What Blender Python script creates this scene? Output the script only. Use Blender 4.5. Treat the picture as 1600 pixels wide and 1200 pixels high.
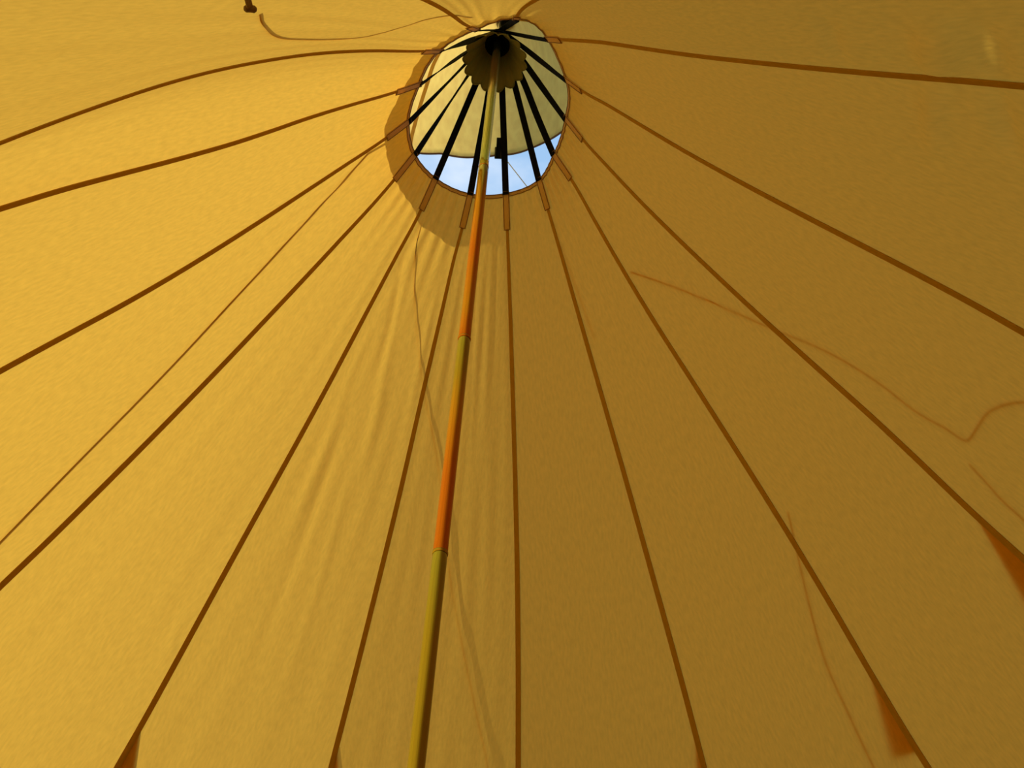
import bpy, bmesh, math, random
import numpy as np
from mathutils import Vector, Matrix

for o in list(bpy.data.objects):
    bpy.data.objects.remove(o)
scene = bpy.context.scene
C = scene.collection
random.seed(7)
PI = math.pi

# ------------------------------------------------------------------ camera
K = 1.5                     # metres per layout unit
CAM_Z = 0.6                 # camera height above the groundsheet
H = CAM_Z + 2.10528 * K     # height where the canvas cone would close
pitch, yaw, roll = 0.79457, 0.07021, 0.07114
fw = Vector((math.sin(yaw) * math.cos(pitch), math.cos(yaw) * math.cos(pitch), math.sin(pitch)))
rt = fw.cross(Vector((0, 0, 1))).normalized()
up = rt.cross(fw)
r2 = rt * math.cos(roll) + up * math.sin(roll)
u2 = -rt * math.sin(roll) + up * math.cos(roll)
cam_d = bpy.data.cameras.new('camera')
cam_d.sensor_width = 36
cam_d.lens = 36
cam_d.clip_start = 0.02
cam = bpy.data.objects.new('camera', cam_d)
C.objects.link(cam)
mw = Matrix((r2, u2, -fw)).transposed().to_4x4()
mw.translation = Vector((0, -1.04479 * K, CAM_Z))
cam.matrix_world = mw
scene.camera = cam

# ------------------------------------------------------------------ sky, sun, exposure
SUN_AZ, SUN_EL = -1.6, math.radians(30)      # azimuth from +y towards +x
world = bpy.data.worlds.new('sky')
scene.world = world
world.use_nodes = True
wn, wl = world.node_tree.nodes, world.node_tree.links
wn.clear()
wo = wn.new('ShaderNodeOutputWorld')
wb = wn.new('ShaderNodeBackground')
tc = wn.new('ShaderNodeTexCoord')
mp = wn.new('ShaderNodeMapping')
mp.inputs['Scale'].default_value = (1, 1, 2.0)
nz = wn.new('ShaderNodeTexNoise')
nz.inputs['Scale'].default_value = 3.2
nz.inputs['Detail'].default_value = 6
nz.inputs['Roughness'].default_value = 0.55
cr = wn.new('ShaderNodeValToRGB')
cr.color_ramp.elements[0].position = 0.55
cr.color_ramp.elements[0].color = (0.38, 0.62, 0.95, 1)
cr.color_ramp.elements[1].position = 0.86
cr.color_ramp.elements[1].color = (1.35, 1.32, 1.30, 1)
wl.new(tc.outputs['Generated'], mp.inputs['Vector'])
wl.new(mp.outputs['Vector'], nz.inputs['Vector'])
wl.new(nz.outputs['Fac'], cr.inputs['Fac'])
wl.new(cr.outputs['Color'], wb.inputs['Color'])
wb.inputs['Strength'].default_value = 1.15
wl.new(wb.outputs['Background'], wo.inputs['Surface'])

sd = bpy.data.lights.new('sun', 'SUN')
sd.energy = 5.3
sd.color = (0.95, 1.0, 0.98)
sd.angle = math.radians(0.53)
sun = bpy.data.objects.new('sun', sd)
C.objects.link(sun)
sv = Vector((math.sin(SUN_AZ) * math.cos(SUN_EL), math.cos(SUN_AZ) * math.cos(SUN_EL), math.sin(SUN_EL)))
sun.rotation_euler = sv.to_track_quat('Z', 'Y').to_euler()
sun.location = sv * 12

vs = scene.view_settings
vs.view_transform = 'Standard'
vs.look = 'None'
vs.gamma = 1
vs.use_curve_mapping = False
vs.exposure = -0.27
scene.cycles.max_bounces = 12
scene.cycles.diffuse_bounces = 8
scene.cycles.transmission_bounces = 8

# ------------------------------------------------------------------ materials
def new_mat(name):
    m = bpy.data.materials.new(name)
    m.use_nodes = True
    n, l = m.node_tree.nodes, m.node_tree.links
    n.clear()
    return m, n, l, n.new('ShaderNodeOutputMaterial')

def canvas_mat(name, col, tcol, trans, bump=0.5, uvscale=(1, 1), rough=0.6, gloss=0.0):
    """cloth that both reflects and lets light through, with a slubby weave"""
    m, n, l, out = new_mat(name)
    uv = n.new('ShaderNodeUVMap'); uv.uv_map = 'weave'
    def noise(sx, sy, scale, detail):
        mpg = n.new('ShaderNodeMapping')
        mpg.inputs['Scale'].default_value = (sx, sy, 1)
        t = n.new('ShaderNodeTexNoise')
        t.inputs['Scale'].default_value = scale
        t.inputs['Detail'].default_value = detail
        l.new(uv.outputs['UV'], mpg.inputs['Vector'])
        l.new(mpg.outputs['Vector'], t.inputs['Vector'])
        return t
    n1 = noise(1.0, 0.26, 150, 3)      # slubs along the warp
    n2 = noise(0.2, 1.0, 120, 2)       # slubs along the weft
    n3 = noise(1.0, 0.25, 14, 4)       # soft puckers
    a1 = n.new('ShaderNodeMath'); a1.operation = 'ADD'
    l.new(n1.outputs['Fac'], a1.inputs[0]); l.new(n2.outputs['Fac'], a1.inputs[1])
    b1 = n.new('ShaderNodeBump'); b1.inputs['Strength'].default_value = bump
    b1.inputs['Distance'].default_value = 0.0012
    l.new(a1.outputs[0], b1.inputs['Height'])
    b2 = n.new('ShaderNodeBump'); b2.inputs['Strength'].default_value = min(1, bump)
    b2.inputs['Distance'].default_value = 0.003
    l.new(n3.outputs['Fac'], b2.inputs['Height']); l.new(b1.outputs['Normal'], b2.inputs['Normal'])
    def tint(c):
        r = n.new('ShaderNodeValToRGB')
        r.color_ramp.elements[0].position = 0.3; r.color_ramp.elements[1].position = 0.72
        r.color_ramp.elements[0].color = tuple(x * 0.93 for x in c) + (1,)
        r.color_ramp.elements[1].color = tuple(min(1, x * 1.07) for x in c) + (1,)
        l.new(n1.outputs['Fac'], r.inputs['Fac'])
        return r
    d = n.new('ShaderNodeBsdfDiffuse'); t = n.new('ShaderNodeBsdfTranslucent')
    l.new(tint(col).outputs['Color'], d.inputs['Color'])
    l.new(tint(tcol).outputs['Color'], t.inputs['Color'])
    l.new(b2.outputs['Normal'], d.inputs['Normal']); l.new(b2.outputs['Normal'], t.inputs['Normal'])
    mx = n.new('ShaderNodeMixShader'); mx.inputs['Fac'].default_value = trans
    l.new(d.outputs[0], mx.inputs[1]); l.new(t.outputs[0], mx.inputs[2])
    last = mx
    if gloss:
        g = n.new('ShaderNodeBsdfGlossy'); g.inputs['Roughness'].default_value = 0.45
        l.new(b2.outputs['Normal'], g.inputs['Normal'])
        m2 = n.new('ShaderNodeMixShader'); m2.inputs['Fac'].default_value = gloss
        l.new(mx.outputs[0], m2.inputs[1]); l.new(g.outputs[0], m2.inputs[2]); last = m2
    l.new(last.outputs[0], out.inputs['Surface'])
    return m

def plain_mat(name, col, rough=0.6, metal=0.0, noise=0.12, scale=60, bump=0.2, spec=0.5):
    m, n, l, out = new_mat(name)
    p = n.new('ShaderNodeBsdfPrincipled')
    tcn = n.new('ShaderNodeTexCoord')
    t = n.new('ShaderNodeTexNoise'); t.inputs['Scale'].default_value = scale; t.inputs['Detail'].default_value = 4
    l.new(tcn.outputs['Object'], t.inputs['Vector'])
    r = n.new('ShaderNodeValToRGB')
    r.color_ramp.elements[0].position = 0.3; r.color_ramp.elements[1].position = 0.7
    r.color_ramp.elements[0].color = tuple(x * (1 - noise) for x in col) + (1,)
    r.color_ramp.elements[1].color = tuple(min(1, x * (1 + noise)) for x in col) + (1,)
    l.new(t.outputs['Fac'], r.inputs['Fac']); l.new(r.outputs['Color'], p.inputs['Base Color'])
    p.inputs['Specular IOR Level'].default_value = spec; p.inputs['Roughness'].default_value = rough; p.inputs['Metallic'].default_value = metal
    b = n.new('ShaderNodeBump'); b.inputs['Strength'].default_value = bump; b.inputs['Distance'].default_value = 0.001
    l.new(t.outputs['Fac'], b.inputs['Height']); l.new(b.outputs['Normal'], p.inputs['Normal'])
    l.new(p.outputs[0], out.inputs['Surface'])
    return m

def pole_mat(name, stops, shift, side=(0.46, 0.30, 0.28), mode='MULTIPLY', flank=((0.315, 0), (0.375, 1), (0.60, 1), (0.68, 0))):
    """yellow chromated zinc: iridescent gold, green and orange bands along and around the tube"""
    m, n, l, out = new_mat(name)
    p = n.new('ShaderNodeBsdfPrincipled')
    uv = n.new('ShaderNodeUVMap'); uv.uv_map = 'weave'
    sx = n.new('ShaderNodeSeparateXYZ'); l.new(uv.outputs['UV'], sx.inputs[0])
    t = n.new('ShaderNodeTexNoise'); t.inputs['Scale'].default_value = 5; t.inputs['Detail'].default_value = 2
    mpg = n.new('ShaderNodeMapping'); mpg.inputs['Scale'].default_value = (2.5, 1.0, 1); mpg.inputs['Location'].default_value = (shift, shift * 2, 0)
    l.new(uv.outputs['UV'], mpg.inputs['Vector']); l.new(mpg.outputs['Vector'], t.inputs['Vector'])
    ad = n.new('ShaderNodeMath'); ad.operation = 'MULTIPLY_ADD'
    l.new(t.outputs['Fac'], ad.inputs[0]); ad.inputs[1].default_value = 0.16; l.new(sx.outputs['Y'], ad.inputs[2])
    sb = n.new('ShaderNodeMath'); sb.operation = 'SUBTRACT'; l.new(ad.outputs[0], sb.inputs[0]); sb.inputs[1].default_value = 0.08
    r = n.new('ShaderNodeValToRGB')
    els = r.color_ramp.elements
    while len(els) < len(stops):
        els.new(0.5)
    for e, (pos, c) in zip(els, stops):
        e.position = pos; e.color = tuple(c) + (1,)
    l.new(sb.outputs[0], r.inputs['Fac'])
    # shade painted into the right flank, darker and redder (a painted highlight on the top tube)
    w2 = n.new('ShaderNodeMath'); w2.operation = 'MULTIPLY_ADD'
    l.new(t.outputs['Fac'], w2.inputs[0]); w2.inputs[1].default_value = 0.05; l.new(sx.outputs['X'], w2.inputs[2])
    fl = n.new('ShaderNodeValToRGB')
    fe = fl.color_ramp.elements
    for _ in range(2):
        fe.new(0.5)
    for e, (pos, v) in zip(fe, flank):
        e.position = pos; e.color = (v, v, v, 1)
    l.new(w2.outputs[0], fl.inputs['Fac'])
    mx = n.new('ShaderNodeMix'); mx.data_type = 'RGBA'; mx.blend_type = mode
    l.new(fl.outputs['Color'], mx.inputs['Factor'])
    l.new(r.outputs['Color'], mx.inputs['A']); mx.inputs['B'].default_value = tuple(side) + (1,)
    l.new(mx.outputs['Result'], p.inputs['Base Color'])
    p.inputs['Metallic'].default_value = 0.9; p.inputs['Roughness'].default_value = 0.16
    l.new(p.outputs[0], out.inputs['Surface'])
    return m

M_canvas = canvas_mat('ochre_canvas', (0.92, 0.42, 0.018), (0.745, 0.400, 0.045), 0.50, 0.30)
M_flap = canvas_mat('flap_canvas', (0.55, 0.40, 0.10), (0.50, 0.38, 0.09), 0.30, 0.3)
M_hood = canvas_mat('hood_canvas', (0.82, 0.58, 0.23), (0.98, 0.76, 0.36), 0.72, 0.25)
M_seam = canvas_mat('seam_canvas', (0.58, 0.345, 0.055), (0.58, 0.36, 0.08), 0.40, 0.25)
M_patch = canvas_mat('patch_canvas', (0.74, 0.52, 0.24), (0.88, 0.68, 0.34), 0.5, 0.3)
M_thread = plain_mat('brown_thread', (0.16, 0.075, 0.02), 0.8)
M_web = plain_mat('black_webbing', (0.006, 0.0055, 0.005), 0.9, 0, 0.3, 300, 0.5, 0.05)
M_cup = plain_mat('black_rubber', (0.003, 0.003, 0.003), 0.8, spec=0.1)
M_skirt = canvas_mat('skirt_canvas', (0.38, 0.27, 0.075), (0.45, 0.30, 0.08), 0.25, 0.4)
M_rope = plain_mat('guy_cord', (0.38, 0.30, 0.20), 0.8, 0, 0.25, 500, 0.6)
M_cordhem = plain_mat('mauve_hem_cord', (0.22, 0.12, 0.13), 0.8, 0, 0.3, 400, 0.5)
M_buckle = plain_mat('black_plastic', (0.010, 0.010, 0.011), 0.4)
M_toggle = plain_mat('dark_wood', (0.12, 0.055, 0.018), 0.5, 0, 0.3, 90)
M_tstrap = plain_mat('brown_leather_loop', (0.20, 0.11, 0.03), 0.7, 0, 0.2, 200)
M_floor = plain_mat('groundsheet', (0.30, 0.20, 0.08), 0.8, 0, 0.15, 12)
M_grass = plain_mat('meadow', (0.10, 0.17, 0.045), 0.9, 0, 0.4, 3)
M_steel = plain_mat('galvanised_steel', (0.55, 0.55, 0.56), 0.35, 1.0, 0.1, 200)

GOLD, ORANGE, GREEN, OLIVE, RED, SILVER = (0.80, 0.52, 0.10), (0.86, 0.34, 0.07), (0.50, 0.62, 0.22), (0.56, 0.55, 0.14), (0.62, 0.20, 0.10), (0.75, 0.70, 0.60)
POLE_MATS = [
    pole_mat('zinc_top', [(0.0, SILVER), (0.28, (0.85, 0.45, 0.2)), (0.55, OLIVE), (0.8, OLIVE), (1.0, GREEN)], 0.3, (0.95, 0.95, 0.97), 'MIX', ((0.40, 0), (0.44, .9), (0.60, .9), (0.68, 0))),  # side colour is a bright sky reflection painted along the right edge
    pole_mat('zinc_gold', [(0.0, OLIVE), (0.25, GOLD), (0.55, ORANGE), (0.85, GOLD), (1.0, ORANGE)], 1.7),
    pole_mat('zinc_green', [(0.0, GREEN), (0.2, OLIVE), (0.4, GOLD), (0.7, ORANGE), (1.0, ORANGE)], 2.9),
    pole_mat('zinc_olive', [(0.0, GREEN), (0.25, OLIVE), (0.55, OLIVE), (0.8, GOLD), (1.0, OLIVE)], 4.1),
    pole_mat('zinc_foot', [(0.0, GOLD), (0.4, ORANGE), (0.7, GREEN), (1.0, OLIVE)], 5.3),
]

# ------------------------------------------------------------------ helpers
def tag(o, label=None, cat=None, group=None, kind=None):
    if label: o['label'] = label
    if cat: o['category'] = cat
    if group: o['group'] = group
    if kind: o['kind'] = kind
    return o

def empty(name, loc=(0, 0, 0)):
    o = bpy.data.objects.new(name, None)
    o.empty_display_size = 0.1
    o.location = loc
    C.objects.link(o)
    return o

def mesh_obj(name, verts, faces, mat, parent=None, uvs=None, smooth=True):
    me = bpy.data.meshes.new(name)
    me.from_pydata([tuple(map(float, v)) for v in verts], [], faces)
    if uvs is not None:
        lay = me.uv_layers.new(name='weave')
        li = np.empty(len(me.loops), dtype=np.int32)
        me.loops.foreach_get('vertex_index', li)
        lay.data.foreach_set('uv', np.asarray(uvs, dtype=np.float32)[li].ravel())
    me.materials.append(mat)
    if smooth:
        me.polygons.foreach_set('use_smooth', [True] * len(me.polygons))
    me.update()
    o = bpy.data.objects.new(name, me)
    C.objects.link(o)
    if parent:
        o.parent = parent
        o.matrix_parent_inverse = Matrix.Translation(-parent.location)
    return o

def unit(v):
    v = np.asarray(v, float)
    return v / np.maximum(np.linalg.norm(v, axis=-1, keepdims=True), 1e-9)

def tangents(P):
    return unit(np.gradient(np.asarray(P, float), axis=0))

def ribbon(name, P, side, nrm, width, thick, mat, parent, closed=False, smooth=False):
    """flat strip with thickness along P; side = across direction, nrm = face direction; width may vary"""
    P = np.asarray(P, float); n = len(P)
    w = np.broadcast_to(np.asarray(width, float), (n,))[:, None] / 2
    h = thick / 2
    rings = np.stack([P - side * w - nrm * h, P + side * w - nrm * h, P + side * w + nrm * h, P - side * w + nrm * h], 1)
    L = np.concatenate([[0], np.cumsum(np.linalg.norm(np.diff(P, axis=0), axis=1))])
    uv = np.zeros((n, 4, 2)); uv[:, :, 1] = L[:, None]
    uv[:, 1:3, 0] = w
    uv[:, [0, 3], 0] = -w
    fs = []
    rng = range(n) if closed else range(n - 1)
    for i in rng:
        j = (i + 1) % n
        for c in range(4):
            d = (c + 1) % 4
            fs.append((i * 4 + c, i * 4 + d, j * 4 + d, j * 4 + c))
    if not closed:
        fs.append((3, 2, 1, 0)); e = (n - 1) * 4
        fs.append((e, e + 1, e + 2, e + 3))
    return mesh_obj(name, rings.reshape(-1, 3), fs, mat, parent, uv.reshape(-1, 2), smooth)

def tube(name, P, rad, mat, parent=None, seg=7, closed=False, twist=0.0):
    P = np.asarray(P, float); n = len(P)
    T = tangents(P)
    if closed:
        T = unit(np.roll(P, -1, 0) - np.roll(P, 1, 0))
    ref = np.array([0, 0, 1.0])
    A = unit(np.cross(T, ref) + 1e-6); B = np.cross(T, A)
    th = np.linspace(0, 2 * PI, seg, endpoint=False)
    R = np.broadcast_to(np.asarray(rad, float), (n,))
    V = P[:, None] + R[:, None, None] * (np.cos(th)[None, :, None] * A[:, None] + np.sin(th)[None, :, None] * B[:, None])
    L = np.concatenate([[0], np.cumsum(np.linalg.norm(np.diff(P, axis=0), axis=1))])
    uv = np.zeros((n, seg, 2)); uv[:, :, 0] = th / (2 * PI); uv[:, :, 1] = L[:, None]
    fs = []
    for i in (range(n) if closed else range(n - 1)):
        j = (i + 1) % n
        for c in range(seg):
            d = (c + 1) % seg
            fs.append((i * seg + c, i * seg + d, j * seg + d, j * seg + c))
    if not closed:
        fs.append(tuple(range(seg))[::-1]); fs.append(tuple((n - 1) * seg + c for c in range(seg)))
    return mesh_obj(name, V.reshape(-1, 3), fs, mat, parent, uv.reshape(-1, 2))

def smooth_path(pts, n=60):
    pts = np.asarray(pts, float)
    if len(pts) < 3:
        t = np.linspace(0, 1, n)[:, None]
        return pts[0] * (1 - t) + pts[-1] * t
    d = np.concatenate([[0], np.cumsum(np.linalg.norm(np.diff(pts, axis=0), axis=1))])
    tg = np.gradient(pts, d, axis=0)
    q = np.linspace(0, d[-1], n)
    i = np.clip(np.searchsorted(d, q) - 1, 0, len(d) - 2)
    hh = (d[i + 1] - d[i])[:, None]; t = ((q - d[i])[:, None]) / hh
    return (2*t**3-3*t**2+1)*pts[i] + (t**3-2*t**2+t)*hh*tg[i] + (-2*t**3+3*t**2)*pts[i+1] + (t**3-t**2)*hh*tg[i+1]

# ------------------------------------------------------------------ the canvas surface
SL, EY, CX, CY = 0.58641, 1.05218, -0.04588, 0.02278
PHI0 = -0.35691
NS = 14
def wrap(x): return (x + PI) % (2 * PI) - PI
def nominal(k): return -(PHI0 + (k - 7) * 2 * PI / NS)
# where each seam runs: (distance below the cone's point, swing away from the even spacing)
SEAM = {
1: [(0.288, -0.0647), (0.317, -0.0642), (0.555, -0.0938), (0.74, -0.1007)],
2: [(0.283, 0.0229), (0.354, 0.0096), (0.593, 0.0118), (0.857, 0.0187), (1.075, 0.0228), (1.224, 0.023), (1.314, 0.0229), (1.382, 0.023), (1.414, 0.0226), (1.448, 0.0219)],
3: [(0.29, 0.0373), (0.35, -0.0083), (0.442, -0.012), (0.545, -0.0216), (0.639, -0.0272), (0.788, -0.024), (0.93, -0.0141), (1.039, -0.0054), (1.137, 0.0005), (1.222, 0.0024), (1.285, 0.0006)],
4: [(0.265, -0.0817), (0.333, -0.106), (0.419, -0.1001), (0.525, -0.0881), (0.639, -0.0683), (0.744, -0.0496), (0.854, -0.0313), (1.012, -0.0061), (1.091, 0.0041), (1.159, 0.0088), (1.254, 0.0127), (1.328, 0.0194)],
5: [(0.273, -0.1292), (0.343, -0.0773), (0.442, -0.0616), (0.535, -0.0522), (0.653, -0.0363), (0.799, -0.0129), (0.927, 0.0015), (1.077, 0.0117), (1.188, 0.0135), (1.294, 0.0123), (1.394, 0.0142), (1.42, 0.0161)],
6: [(0.292, -0.0045), (0.356, -0.0013), (0.456, 0.0026), (0.549, 0.0031), (0.691, 0.0032), (0.845, 0.0034), (0.982, 0.0015), (1.088, -0.0), (1.194, -0.0021), (1.304, -0.0061)],
7: [(0.293, -0.0079), (0.364, -0.0051), (0.459, -0.002), (0.529, -0.001), (0.643, -0.0011), (0.834, -0.0022), (0.965, -0.0046), (1.114, -0.01), (1.258, -0.0162)],
8: [(0.295, 0.0013), (0.362, -0.0065), (0.415, -0.0169), (0.504, -0.0182), (0.571, -0.019), (0.643, -0.02), (0.841, -0.0203), (1.005, -0.0249), (1.151, -0.0297), (1.272, -0.0342)],
9: [(0.294, -0.0211), (0.361, -0.0034), (0.459, -0.0134), (0.562, -0.02), (0.706, -0.0253), (0.843, -0.033), (0.956, -0.0396), (1.054, -0.0433), (1.178, -0.0464), (1.287, -0.0495), (1.349, -0.0528)],
10: [(0.29, 0.0435), (0.356, 0.0471), (0.516, 0.0198), (0.677, -0.0039), (0.833, -0.0221), (0.947, -0.0351), (1.052, -0.047), (1.14, -0.0566), (1.221, -0.0667)],
11: [(0.274, 0.1086), (0.335, 0.1011), (0.434, 0.0699), (0.523, 0.0503), (0.613, 0.0354), (0.704, 0.0208), (0.793, 0.0051), (0.871, -0.0115), (0.961, -0.0334), (1.027, -0.0473), (1.062, -0.0535)],
12: [(0.247, 0.1249), (0.314, 0.094), (0.427, 0.041), (0.531, 0.0171), (0.604, 0.0137), (0.673, 0.0077), (0.777, -0.0107), (0.876, -0.0297), (0.955, -0.0411), (1.038, -0.045)],
13: [(0.251, 0.002), (0.314, -0.0014), (0.478, -0.0298), (0.615, -0.0199), (0.721, 0.0129), (0.82, 0.057), (0.881, 0.0923), (0.94, 0.1314), (1.003, 0.1716), (1.038, 0.1928), (1.065, 0.209)],
14: [(0.271, -0.1184), (0.325, -0.097), (0.454, -0.1102), (0.541, -0.1169), (0.63, -0.1151), (0.712, -0.1069)],
}
S_END = H / K              # the cloth ends on the ground
def hermite(xs, ys, q):
    xs = np.asarray(xs, float); ys = np.asarray(ys, float); q = np.asarray(q, float)
    sl = np.diff(ys) / np.diff(xs)
    tg = np.gradient(ys, xs)
    i = np.clip(np.searchsorted(xs, q) - 1, 0, len(xs) - 2)
    hh = xs[i + 1] - xs[i]; t = np.clip((q - xs[i]) / hh, 0, 1)
    return (2*t**3-3*t**2+1)*ys[i] + (t**3-2*t**2+t)*hh*tg[i] + (-2*t**3+3*t**2)*ys[i+1] + (t**3-t**2)*hh*tg[i+1]

def seam_az(k, s):
    """unwrapped azimuth of seam k (k may run past 14) at distance s"""
    kk = (k - 1) % NS + 1
    tb = SEAM[kk]
    sl = (tb[-1][1] - tb[-2][1]) / (tb[-1][0] - tb[-2][0])
    x = [a for a, _ in tb] + [tb[-1][0] + 0.12, tb[-1][0] + 0.8, tb[-1][0] + 1.8]
    e = tb[-1][1] + sl * 0.08
    y = [b for _, b in tb] + [e, e, e]
    return nominal(k) + hermite(x, y, s)

def cone(a, s):
    a = np.asarray(a, float); s = np.asarray(s, float)
    mm = 1 + 0.27 * np.exp(-(wrap(a - 2.85) / 0.42) ** 2) * np.exp(-(s / 0.6) ** 2)
    return np.stack([K * s * (SL * mm * np.sin(a) + CX), K * s * (SL * EY * mm * np.cos(a) + CY), H - K * s + 0 * a], -1)

def rim_s(k):
    return SEAM[(k - 1) % NS + 1][0][0]

def rim_interp(k, u):
    """rim distance between seam k (u=0) and k+1 (u=1)"""
    v = [rim_s(k + d) for d in (-1, 0, 1, 2)]
    m0, m1 = (v[2] - v[0]) / 2, (v[3] - v[1]) / 2
    return (2*u**3-3*u**2+1)*v[1] + (u**3-2*u**2+u)*m0 + (-2*u**3+3*u**2)*v[2] + (u**3-u**2)*m1

# cloth character of each panel k..k+1: billow (m, + = outwards), gather strength near the rim, pleat count
PANEL = {1: (-0.010, .0035, 4), 2: (0.004, .002, 3), 3: (0.002, .002, 4), 4: (0.006, .0045, 5), 5: (0.004, .006, 5),
         6: (0.0, .003, 4), 7: (0.0, .0015, 3), 8: (0.004, .006, 4), 9: (0.006, .005, 4), 10: (0.004, .0025, 3),
         11: (0.006, .0015, 3), 12: (0.042, .002, 3), 13: (-0.018, .003, 4), 14: (-0.006, .004, 3)}
# sharp creases in the cloth: points (azimuth, distance), width m, height m
CREASE = [
    ([(2.7547, 1.3537), (2.6882, 1.292), (2.622, 1.2405)], .010, 0.0068),
    ([(2.7386, 1.4573), (2.6669, 1.3952), (2.589, 1.3362), (2.485, 1.2788)], .014, -0.0134),
    ([(2.7171, 1.4934), (2.6683, 1.4587), (2.6118, 1.4181), (2.5511, 1.394), (2.5105, 1.3853)], .012, 0.0134),
    ([(2.7363, 1.4735), (2.6262, 1.3799)], .012, -0.0101),
    ([(-2.3659, 1.1336), (-2.4446, 1.1245), (-2.5403, 1.1218)], .010, 0.0031),
    ([(-2.1303, 0.8836), (-2.0534, 0.928), (-1.9924, 0.9623)], .008, 0.0019),
    ([(-0.612, 1.2041), (-0.6135, 1.1844), (-0.627, 1.1473), (-0.6224, 1.1205)], .009, .0042),
    ([(0.102, 0.4556), (0.1377, 0.6388), (0.1396, 0.7709), (0.1316, 0.8881), (0.135, 1.05)], .010, -.0021),
    ([(-0.53, 0.42), (-0.40, 0.56), (-0.36, 0.66)], .012, -.0049),
    ([(-0.44, 0.42), (-0.36, 0.60), (-0.30, 0.72), (-0.27, .85)], .014, .0049),
    ([(-0.50, 0.60), (-0.46, 0.80), (-0.44, .98)], .014, .0042),
    ([(-0.43, 0.72), (-0.40, 0.95), (-0.40, 1.15)], .012, -.0035),
    ([(-0.33, 0.80), (-0.30, 1.00), (-0.30, 1.2)], .012, .0028),
    ([(-0.18, 0.50), (-0.16, 0.62), (-0.15, 0.75)], .010, .0035),
]
rngp = np.random.RandomState(11)
WAVES = {j: [(rngp.uniform(1.5, 5), rngp.uniform(-4, 4), rngp.uniform(0, 6.3), rngp.uniform(.4, 1)) for _ in range(5)] for j in range(1, 15)}

def seg_dist(P, A, B):
    AB = B - A
    t = np.clip(((P - A) @ AB) / (AB @ AB), 0, 1)
    return np.linalg.norm(P - A - t[..., None] * AB, axis=-1), t

def panel_point(j, u, s):
    """point on the cloth of panel j at fraction u between its seams, distance s"""
    u = np.asarray(u, float); s = np.asarray(s, float)
    a0, a1 = seam_az(j, s), seam_az(j + 1, s)
    p0, p1 = cone(a0, s), cone(a1, s)
    chord = p0 * (1 - u[..., None]) + p1 * u[..., None]
    am = a0 * (1 - u) + a1 * u
    arc = cone(am, s)
    sr = rim_interp(j, u)
    fr = (0.55 + 0.45 * np.exp(-np.maximum(s - sr, 0) / 0.12))[..., None]
    base = chord + fr * (arc - chord)
    e = 1e-3
    nrm = unit(np.cross(cone(am + e, s) - cone(am - e, s), cone(am, s + e) - cone(am, s - e)))
    rad = np.stack([np.sin(am), np.cos(am), 0.3 + 0 * am], -1)
    nrm = np.where((nrm * rad).sum(-1, keepdims=True) < 0, -nrm, nrm)
    bil, gat, npl = PANEL[(j - 1) % NS + 1]
    win = 1 - (2 * u - 1) ** 6
    ds = np.maximum(s - sr, 0)
    d = bil * np.sin(PI * u) * (1 - np.exp(-ds / 0.25))
    d = d + gat * np.exp(-ds / 0.11) * (1 - np.exp(-ds / 0.012)) * np.sin(2 * PI * npl * u + j) * win
    for fu, fs, ph, am_ in WAVES[(j - 1) % NS + 1]:
        d = d + 0.00045 * am_ * np.sin(2 * PI * fu * u * 1.6 + fs * s * 3 + ph) * win * (1 - np.exp(-ds / .1))
    for pts, w, hgt in CREASE:
        q = np.asarray(pts)
        amw = wrap(am)
        if amw.min() > q[:, 0].max() + .3 or amw.max() < q[:, 0].min() - .3:
            continue
        # flatten to metres
        def flat(a_, s_): return np.stack([a_ * K * SL * q[:, 1].mean(), s_ * K * 1.16], -1)
        X = flat(amw, s); best = np.full(u.shape, 9.0); tt = np.zeros(u.shape)
        for i in range(len(q) - 1):
            dd, t = seg_dist(X, flat(q[i, 0], q[i, 1]), flat(q[i + 1, 0], q[i + 1, 1]))
            m_ = dd < best
            best = np.where(m_, dd, best); tt = np.where(m_, (i + t) / (len(q) - 1), tt)
        d = d + hgt * np.exp(-(best / w) ** 2) * np.sin(PI * np.clip(tt, .03, .97)) ** .6 * win
    return base + nrm * d[..., None], nrm

def canvas(a, s, off=0.0):
    """point on the built cloth nearest azimuth a, distance s, pushed out by off metres"""
    a = np.atleast_1d(np.asarray(a, float)); s = np.atleast_1d(np.asarray(s, float))
    off = np.broadcast_to(off, a.shape)
    out = np.zeros(a.shape + (3,))
    for i in range(len(a)):
        for j in range(1, 15):
            a0, a1 = float(seam_az(j, s[i])), float(seam_az(j + 1, s[i]))
            x = a[i]
            while x > a0 + 1e-9: x -= 2 * PI
            while x < a0 - 2 * PI: x += 2 * PI
            if a1 <= x <= a0:
                P, N = panel_point(j, np.array([(a0 - x) / (a0 - a1)]), np.array([s[i]]))
                out[i] = P[0] + N[0] * off[i]
                break
        else:
            out[i] = cone(a[i], s[i])
    return out

# ------------------------------------------------------------------ ground
def disc(name, r, z, mat, seg=72, rings=6):
    vs_ = [(0, 0, z)]; fs = []
    for i in range(1, rings + 1):
        for c in range(seg):
            t = 2 * PI * c / seg
            vs_.append((r * i / rings * math.sin(t), r * i / rings * math.cos(t), z))
    for c in range(seg):
        fs.append((0, 1 + (c + 1) % seg, 1 + c))
    for i in range(rings - 1):
        for c in range(seg):
            d = (c + 1) % seg
            fs.append((1 + i * seg + c, 1 + i * seg + d, 1 + (i + 1) * seg + d, 1 + (i + 1) * seg + c))
    return mesh_obj(name, vs_, fs, mat, None, None, False)
tag(disc('ground', 40, -0.02, M_grass), kind='structure')
tag(disc('floor', S_END * K * SL * 0.97, 0.0, M_floor), kind='structure')

# ------------------------------------------------------------------ tent
tent = empty('tent_canopy', (0, 0, 0))
tag(tent, 'ochre canvas cone tent with dark radial seams and a round strapped opening at its top', 'tent')

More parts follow.
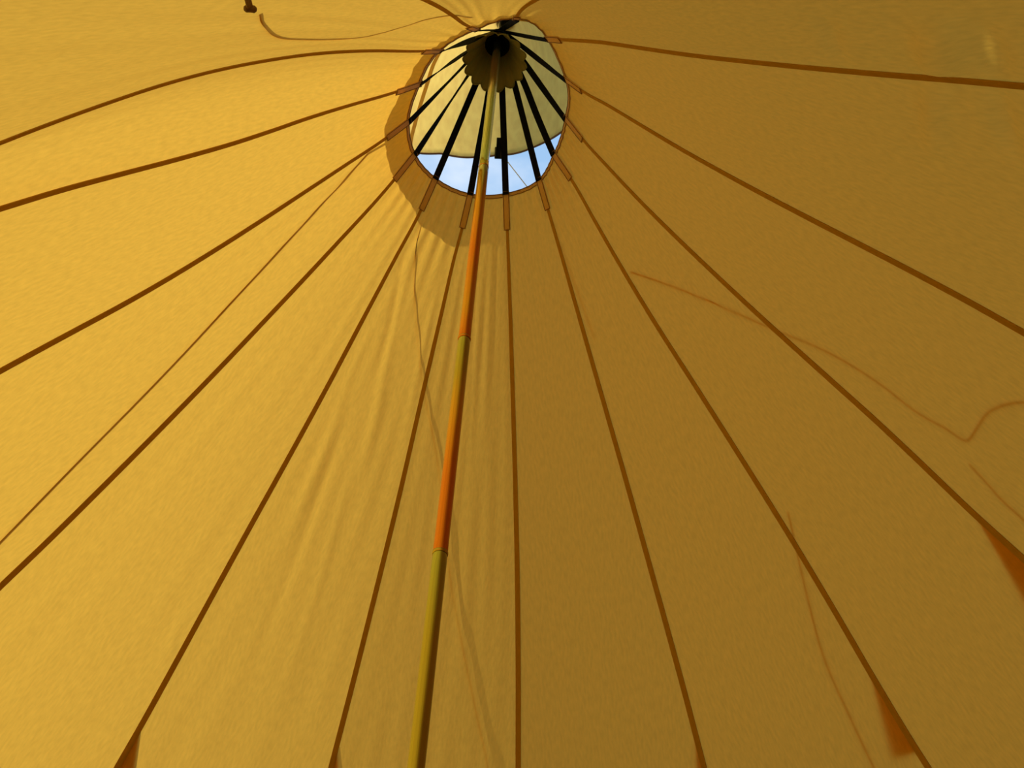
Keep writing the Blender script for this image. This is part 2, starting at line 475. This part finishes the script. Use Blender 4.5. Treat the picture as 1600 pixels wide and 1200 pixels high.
ROWS = np.concatenate([np.linspace(0, 1, 190) ** 1.25, np.linspace(1, 1.8, 12)[1:]])
for j in range(1, 15):
    seen = True
    NU = 48
    us = np.linspace(0, 1, NU + 1)
    Ug, Rg = np.meshgrid(us, ROWS)
    sr = rim_interp(j, Ug)
    Sg = np.where(Rg <= 1, sr + (1.55 - sr) * Rg, 1.55 + (S_END - 1.55) * (Rg - 1) / 0.8)
    P, N = panel_point(j, Ug, Sg)
    nr, nc = P.shape[:2]
    w = np.linalg.norm(P[:, -1] - P[:, 0], axis=1)
    UV = np.stack([(Ug - .5) * w[:, None] + j * 3.1, Sg * K * 1.16], -1)
    idx = np.arange(nr * nc).reshape(nr, nc)
    fs = np.stack([idx[:-1, :-1], idx[:-1, 1:], idx[1:, 1:], idx[1:, :-1]], -1).reshape(-1, 4).tolist()
    mesh_obj('fabric_panel', P.reshape(-1, 3), fs, M_canvas, tent, UV.reshape(-1, 2))

def seam_frame(k, s):
    """points on seam k with across and inward directions"""
    P, N = panel_point(k, np.zeros_like(s), s)
    P2, N2 = panel_point(k - 1, np.ones_like(s), s)
    N = unit(N + N2)
    T = tangents(P)
    side = unit(np.cross(N, T))
    return P, side, -unit(np.cross(T, side)) * np.sign((-np.cross(T, side) * N).sum(-1, keepdims=True)) * -1

rs = random.Random(3)
for k in range(1, 15):
    s0 = SEAM[k][0][0]; s1 = SEAM[k][1][0]
    s = np.concatenate([np.linspace(s1 - 0.004, 1.55, 110), np.linspace(1.55, S_END, 14)[1:]])
    P, side, inn = seam_frame(k, s)
    wdt = np.interp(s, [s1, 0.6, 1.0, 1.5], [.009, .0125, .0145, .0155])
    if k in (2, 13):          # these two seams are narrower lower down
        wdt = wdt * np.interp(s, [.4, 1.0, 1.4], [1, .72, .62])
    ribbon('seam_tape', P + inn * 0.0022, side, inn, wdt, 0.0024, M_seam, tent)
    # sewn-down strap end
    s = np.linspace(s0 - 0.002, s1, 10)
    P, side, inn = seam_frame(k, s)
    pt = ribbon('strap_patch', P + inn * 0.0045, side, inn, 0.021, 0.003, M_patch, tent)
    Q = P + inn * 0.0064
    hw = 0.0088
    loop = np.concatenate([Q - side * hw, (Q + side * hw)[::-1]])
    loop = np.concatenate([loop, loop[:1]])
    tube('stitching', loop, 0.0011, M_thread, pt, 5)

# rim binding and its edge cord
RP = []; RT = []
for j in range(1, 15):
    u = np.linspace(0, 1, 13)[:-1]
    for ui in u:
        sr = rim_interp(j, np.array([ui]))
        P, N = panel_point(j, np.array([ui]), sr + 0.004)
        P2, _ = panel_point(j, np.array([ui]), sr + 0.016)
        RP.append(P[0]); RT.append((P2[0] - P[0], N[0]))
RP = np.array(RP); down = unit(np.array([t[0] for t in RT])); rn = -np.array([t[1] for t in RT])
ribbon('rim_binding', RP + rn * 0.002, down, rn, 0.013, 0.0022, M_patch, tent, closed=True)
tube('rim_cord', RP - down * 0.006 + rn * 0.001, 0.0030, M_thread, tent, 6, closed=True)
tube('rim_stitching', RP + down * 0.0055 + rn * 0.0035, 0.0009, M_thread, tent, 5, closed=True)

# black webbing straps from the pole head to the rim
ax = np.array([-0.0111 * K, 0.0, 0.0])          # the pole head sits a touch off centre
HS = 0.022 * K                                   # strap anchor above the cone's point
TWIST = {1: 5, 2: 5, 3: 25, 4: 25, 5: 48, 6: 5, 7: 0, 8: 35, 9: 0, 10: 48, 11: 32, 12: 58, 13: 62, 14: 12}
for k in range(1, 15):
    s0 = SEAM[k][0][0]
    P, side, inn = seam_frame(k, np.array([s0 - .004, s0 + 0.004, s0 + 0.012]))
    end = P[1] + inn[1] * 0.0072
    a = float(seam_az(k, s0))
    d = np.array([math.sin(a), math.cos(a), 0])
    top = np.array([ax[0], ax[1], H + HS]) + d * 0.042
    n = 26
    t = np.linspace(0, 1, n)[:, None]
    L = top * (1 - t) + end * t
    sag = rs.uniform(-0.004, 0.006)
    L = L + np.sin(PI * t) * np.array([[0, 0, -sag]])
    if k == 5:
        L = L + (np.exp(-((t - .35) / .2) ** 2)) * np.array([[0.006, 0.004, 0.0]])
    T = tangents(L)
    sd_ = unit(np.cross(T, d + np.array([0, 0, .6])))
    nn = unit(np.cross(sd_, T))
    ang = np.radians(TWIST[k]) * np.clip(1.15 - np.abs(2 * t - 0.9), 0.25, 1)
    sdr = sd_ * np.cos(ang) + nn * np.sin(ang)
    nnr = np.cross(sdr, T)
    ribbon('webbing_strap', L, sdr, nnr, 0.0205, 0.0022, M_web, tent, smooth=False)

# pleated skirt and black cup at the pole head
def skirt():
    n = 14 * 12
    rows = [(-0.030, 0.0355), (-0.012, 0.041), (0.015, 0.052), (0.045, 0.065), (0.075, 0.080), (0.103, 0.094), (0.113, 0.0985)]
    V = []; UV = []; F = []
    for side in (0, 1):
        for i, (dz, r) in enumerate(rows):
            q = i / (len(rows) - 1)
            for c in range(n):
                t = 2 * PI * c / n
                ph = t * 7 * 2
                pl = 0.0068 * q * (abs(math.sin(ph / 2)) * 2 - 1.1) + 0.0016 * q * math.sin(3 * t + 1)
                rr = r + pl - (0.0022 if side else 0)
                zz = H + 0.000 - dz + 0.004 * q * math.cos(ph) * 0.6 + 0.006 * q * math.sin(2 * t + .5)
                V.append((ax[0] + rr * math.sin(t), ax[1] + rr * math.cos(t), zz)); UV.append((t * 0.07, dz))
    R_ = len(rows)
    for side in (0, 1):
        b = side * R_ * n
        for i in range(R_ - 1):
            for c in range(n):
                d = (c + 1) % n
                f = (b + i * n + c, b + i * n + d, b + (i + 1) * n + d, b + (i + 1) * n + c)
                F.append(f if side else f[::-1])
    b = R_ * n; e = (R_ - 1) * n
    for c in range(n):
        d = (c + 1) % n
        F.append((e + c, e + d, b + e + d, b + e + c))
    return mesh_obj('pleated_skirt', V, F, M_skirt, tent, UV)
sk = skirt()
def lathe(name, prof, mat, parent, origin, axis=(0, 0, 1), seg=28, uv=False):
    axis = np.asarray(axis, float); axis = axis / np.linalg.norm(axis)
    e1 = np.cross(axis, [0.3, 1, 0.1]); e1 /= np.linalg.norm(e1); e2 = np.cross(axis, e1)
    V = []; UV = []; F = []
    L = 0; prev = None
    zmin = min(z for r, z in prof); zmax = max(z for r, z in prof)
    for r, z in prof:
        for c in range(seg + 1):
            t = 2 * PI * c / seg
            V.append(np.asarray(origin) + axis * z + (e1 * math.cos(t) + e2 * math.sin(t)) * r)
            UV.append((c / seg, (zmax - z) / max(zmax - zmin, 1e-6)))
    n = seg + 1
    for i in range(len(prof) - 1):
        for c in range(seg):
            F.append((i * n + c, i * n + c + 1, (i + 1) * n + c + 1, (i + 1) * n + c))
    o = mesh_obj(name, V, F, mat, parent, UV)
    return o
lathe('head_cup', [(0.0, .056), (.032, .056), (.036, .052), (.036, .016), (.040, .012), (.040, .004), (.031, .004), (.031, .05), (0, .05)],
      M_cup, tent, (ax[0], ax[1], H), seg=32)
# rings where the straps are gathered
lathe('strap_ring', [(.0365, HS - .010), (.039, HS - .008), (.039, HS + .008), (.0365, HS + .010), (.0345, HS + .010)], M_web, tent, (ax[0], ax[1], H), seg=32)

# triangular guy flaps sewn outside the seams
FLAPS = [
    # seam, seam start s, seam end s, free corner (azimuth, s), lift of the free corner
    (9, 1.286, 1.47, (-0.505, 1.45), .012),
    (8, 1.238, 1.42, (-0.045, 1.42), .012),
    (6, 1.250, 1.42, (0.745, 1.40), .015),
    (5, 1.280, 1.394, (1.212, 1.388), .014),
    (4, 1.253, 1.42, (1.62, 1.43), .014),
]
for k, sa, sb, (fa, fs_), lift in FLAPS:
    n = 10
    s = np.linspace(sa, sb, n)
    P, side, inn = seam_frame(k, s)
    V = []; UV = []
    q = canvas([fa], [fs_], lift)[0]
    tip = P[0] - inn[0] * .003
    for i in range(n):
        t = i / (n - 1)
        far = tip * (1 - t) + q * t
        a_ = P[i] - inn[i] * .003
        for c in range(8):
            w = c / 7
            V.append(a_ * (1 - w) + far * w); UV.append((w * .1, t * .2))
    F = [(i * 8 + c, i * 8 + c + 1, (i + 1) * 8 + c + 1, (i + 1) * 8 + c) for i in range(n - 1) for c in range(7)]
    fo = mesh_obj('guy_flap', V, F, M_flap, tent, UV)
    md = fo.modifiers.new('thickness', 'SOLIDIFY'); md.thickness = 0.0012

# ------------------------------------------------------------------ rain hood over the opening
hood = empty('rain_hood', (0, 0, H + 0.15 * K))
tag(hood, 'pale ochre canvas rain hood stretched above the round opening, front edge lifted off blue sky', 'hood')
HEM = [(-3.1416, .372), (-2.5, .362), (-1.932, .359), (-1.758, .361), (-1.571, .391), (-1.488, .411), (-1.372, .415), (-1.214, .424), (-1.089, .427), (-.98, .427), (-.917, .444), (-.87, .432), (-.77, .436), (-.69, .310),
       (-.48, .284), (-.16, .266), (.075, .257), (.47, .250), (.73, .249), (.88, .248), (1.2, .268), (1.6, .330), (2.1, .365), (2.6, .372), (3.1416, .372)]
HSL = 0.8
def hem_s(a): return float(np.interp(wrap(a), [x for x, _ in HEM], [y for _, y in HEM]))
def hood_pt(a, s, dz=0.0):
    return np.array([HSL * s * K * math.sin(a), HSL * s * K * math.cos(a), H + 0.15 * K - s * K + dz])
NA, NRW = 320, 26
V = []; UV = []; F = []
for i in range(NRW):
    q = i / (NRW - 1)
    for c in range(NA):
        a = -PI + 2 * PI * c / NA
        sh = sum(hem_s(a + d_) for d_ in (-.02, 0, .02)) / 3
        s = 0.022 + (sh - 0.022) * q
        V.append(hood_pt(a, s, -0.010 * math.sin(PI * q) * math.cos(a * 4) * .6 + .0025 * q * math.sin(a * 11 + 1)))
        UV.append((a * .35 * max(s, .05), s * K))
for i in range(NRW - 1):
    for c in range(NA):
        d = (c + 1) % NA
        F.append((i * NA + c, i * NA + d, (i + 1) * NA + d, (i + 1) * NA + c))
hc = mesh_obj('hood_cloth', V, F, M_hood, hood, UV)
md = hc.modifiers.new('thickness', 'SOLIDIFY'); md.thickness = 0.001
edge = np.array(V[(NRW - 1) * NA:])
tube('hem_cord', edge + np.array([0, 0, -.002]), 0.0036, M_cordhem, hood, 6, closed=True)
for a in (2.2, -2.7):      # flat seams of the hood
    pts = np.array([hood_pt(a, 0.03 + (hem_s(a) - 0.03) * q, -.006) for q in np.linspace(0, 1, 24)])
    T = tangents(pts); nn = unit(np.cross(T, np.array([math.cos(a), -math.sin(a), 0.0]))); sd_ = np.cross(nn, T)
    ribbon('hood_seam', pts, sd_, nn, 0.014, 0.002, M_seam, hood)
bq = smooth_path([hood_pt(a, s_, -.008) for a, s_ in [(-.76, .312), (-0.812, 0.297), (-0.868, 0.277), (-0.983, 0.242), (-1.123, 0.211), (-1.301, 0.186), (-1.44, 0.167), (-1.6, .15)]], 40)
T = tangents(bq); nn = unit(bq - np.array([0, 0, H - .6])); sd_ = unit(np.cross(nn, T)); nn = np.cross(T, sd_)
ribbon('hood_seam', bq, sd_, nn, 0.0125, 0.002, M_patch, hood)
lathe('hood_cap', [(0.0, .012), (.03, .010), (.045, -.02), (.043, -.024), (.0, -.02)], M_web, hood, (0, 0, H + 0.15 * K - .012), seg=28)
# tab with a black buckle hanging from the front hem
ab = 0.10
b0 = hood_pt(ab, hem_s(ab)); dv = unit(hood_pt(ab, .4) - hood_pt(ab, .1)); sdv = np.array([math.cos(ab), -math.sin(ab), 0.0]); nv = np.cross(sdv, dv)
tb = ribbon('buckle_tab', np.array([b0 + dv * t for t in np.linspace(-.06, .012, 6)]) - nv * .004 * np.sign(nv[2]), np.tile(sdv, (6, 1)), np.tile(nv, (6, 1)), .016, .003, M_web, hood)
def rbox(name, cen, e1, e2, e3, h1, h2, h3, mat, parent, bev=.002):
    bm = bmesh.new()
    bmesh.ops.create_cube(bm, size=2)
    for v in bm.verts:
        v.co = Vector(np.asarray(cen) + np.asarray(e1) * v.co.x * h1 + np.asarray(e2) * v.co.y * h2 + np.asarray(e3) * v.co.z * h3)
    bmesh.ops.bevel(bm, geom=list(bm.edges), offset=bev, segments=2, affect='EDGES', profile=.5)
    me = bpy.data.meshes.new(name); bm.to_mesh(me); bm.free()
    me.materials.append(mat)
    o = bpy.data.objects.new(name, me); C.objects.link(o)
    if parent:
        o.parent = parent
    return o
bk = rbox('buckle', b0 - dv * .008, sdv, dv, nv, .0125, .020, .005, M_buckle, tb)
bk.matrix_parent_inverse = Matrix.Translation(-hood.location)
tb.matrix_parent_inverse = Matrix.Translation(-hood.location)
bk.matrix_parent_inverse = Matrix.Identity(4)

# ------------------------------------------------------------------ pole
P0 = np.array([-0.01112, -0.0006, 0]) * K + np.array([0, 0, H])
P1 = np.array([0.00161 * K, -0.0069 * K, CAM_Z + 0.47589 * K])
axp = unit(P0 - P1)
def on_pole(z): return P0 + axp * ((z - P0[2]) / axp[2])
base = on_pole(0.0)
pole = empty('tent_pole', tuple(base))
tag(pole, 'tall jointed metal centre pole with iridescent gold, green and orange plating', 'pole')
cuts = [H + .045, H - .4854 * K, H - .9595 * K, H - 1.3562 * K, H - 1.86 * K, 0.0]
rads = [.0134, .0141, .0141, .0141, .0141]
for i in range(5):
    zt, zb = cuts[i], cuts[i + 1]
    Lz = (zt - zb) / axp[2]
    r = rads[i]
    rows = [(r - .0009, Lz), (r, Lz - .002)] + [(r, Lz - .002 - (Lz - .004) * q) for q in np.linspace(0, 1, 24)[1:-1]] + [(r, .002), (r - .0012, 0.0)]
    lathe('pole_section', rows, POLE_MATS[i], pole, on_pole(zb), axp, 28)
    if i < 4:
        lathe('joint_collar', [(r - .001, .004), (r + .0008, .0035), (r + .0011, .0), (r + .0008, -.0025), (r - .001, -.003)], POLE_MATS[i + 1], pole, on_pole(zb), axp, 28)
lathe('pole_foot', [(0, 0.0), (.03, .0), (.032, .004), (.02, .012), (.0165, .04), (.0, .04)], M_cup, pole, base, (0, 0, 1), 28)
lathe('pole_spike', [(0, .195), (.004, .192), (.0055, .1), (.0055, .058), (0, .058)], M_steel, pole, P0, axp, 16)

# ------------------------------------------------------------------ cords lying on the outside of the canvas
def rope(pts, label, off=.004, rad=.0028, hem=None, ground=None, n=110):
    P = canvas([p[0] for p in pts], [p[1] for p in pts], off)
    Q = smooth_path(P, n)
    if hem is not None:
        h = hood_pt(hem, hem_s(hem) + .004)
        Q = np.concatenate([smooth_path(np.array([h, Q[0]]), 14)[:-1], Q])
    if ground is not None:
        a_, s_, out_ = ground
        c = canvas([a_], [s_], off + .004)[0]
        g = cone(a_, S_END)
        g = np.array([g[0] + out_ * math.sin(a_), g[1] + out_ * math.cos(a_), 0.0])
        Q = np.concatenate([Q, smooth_path(np.array([Q[-1], c]), 12)[1:], smooth_path(np.array([c, g]), 12)[1:]])
    o = tube('guy_rope', Q, rad, M_rope, None, 6)
    # origin at the rope's first point
    return tag(o, label, 'rope', 'guy cords outside the canvas')
rope([(-1.3207, 0.3817), (-1.2389, 0.5083), (-1.1864, 0.6661), (-1.1498, 0.8799), (-1.1409, 1.0426), (-1.1341, 1.1798), (-1.128, 1.5)],
     'taut cord drawing a thin straight dark line across the bright left canvas', hem=-1.38, ground=(-1.12, 1.8, .5), rad=.0034)
rope([(-0.4937, 0.3832), (-0.3898, 0.4606), (-0.2921, 0.5235), (-0.176, 0.607), (-0.0974, 0.6696), (-0.003, 0.753), (0.0645, 0.8474), (0.1083, 0.9406), (0.1722, 1.0617), (0.2303, 1.1795), (0.2592, 1.2466), (.29, 1.5)],
     'slack cord wandering down the outer canvas behind the metal pole', hem=-.85, ground=(.30, 1.8, .5), rad=.0016)
rope([(1.2401, 0.5707), (1.4144, 0.6617), (1.5155, 0.7332), (1.6737, 0.8836), (1.7668, 0.9943), (1.8067, 1.0858), (1.8181, 1.1499), (1.8401, 1.1976), (1.8469, 1.2207), (1.8942, 1.2331), (1.9415, 1.2438), (1.9791, 1.261), (2.0166, 1.2879), (2.05, 1.34)],
     'faint cord sagging across the shaded right canvas with a hooked end', rad=.0022)
rope([(1.8053, 1.2326), (1.7995, 1.2575), (1.7929, 1.282), (1.7923, 1.3135), (1.79, 1.5)],
     'short faint straight cord below the hooked cord at the right edge', ground=(1.79, 1.8, .5), rad=.0022)
rope([(1.3008, 1.0523), (1.2546, 1.1082), (1.2235, 1.1574), (1.1834, 1.2398), (1.1733, 1.3182), (1.1687, 1.386), (1.166, 1.5)],
     'faint cord curving down the lower right canvas left of the dark triangular flap', ground=(1.166, 1.8, .5), rad=.0022)
rope([(-2.635, 0.925), (-2.5867, 0.8817), (-2.5116, 0.7898), (-2.5005, 0.733), (-2.5029, 0.6637), (-2.5401, 0.5955), (-2.6464, 0.555), (-2.7523, 0.5291), (-2.8729, 0.4669), (-2.9614, 0.3923)],
     'looping cord shadowed on the top canvas between the hanging toggle and the opening', hem=None, rad=.003)
# the pale cord crossing the strip of sky
h = hood_pt(.17, hem_s(.17) + .006)
c_ = canvas([.80], [.37], .006)[0]
far = canvas([.86], [.62], .006)[0]
o = tube('guy_rope', np.concatenate([smooth_path(np.array([h, c_]), 16), smooth_path(np.array([c_, far]), 14)[1:]]), .0016,
         plain_mat('pale_cord', (.75, .68, .58), .7), None, 6)
tag(o, 'thin pale cord crossing the strip of blue sky under the hood', 'rope', 'guy cords outside the canvas')

# ------------------------------------------------------------------ toggle hanging inside at the top left
tp = np.array([-0.4303, -0.8138, 2.2228]); tgt = np.array([-0.4341, -0.7438, 2.271])
tog = empty('hanging_toggle', tuple(tp))
tag(tog, 'small dark wooden toggle on a brown loop hanging from the canvas at top left', 'toggle')
t = np.linspace(0, 1, 12)[:, None]
L = tp * (1 - t) + tgt * t
T = tangents(L); vdir = unit(np.array(mw.translation) - L); sd_ = unit(np.cross(T, np.array([[0.2, 1, .4]]))); nn = np.cross(sd_, T)
ribbon('loop_strap', L, sd_, nn, .011, .003, M_tstrap, tog)
lathe('toggle_bar', [(0, -.011), (.004, -.0105), (.0065, -.007), (.006, 0), (.0065, .007), (.004, .0105), (0, .011)], M_toggle, tog, tgt, (0.8, 0.2, 0.5), 16)
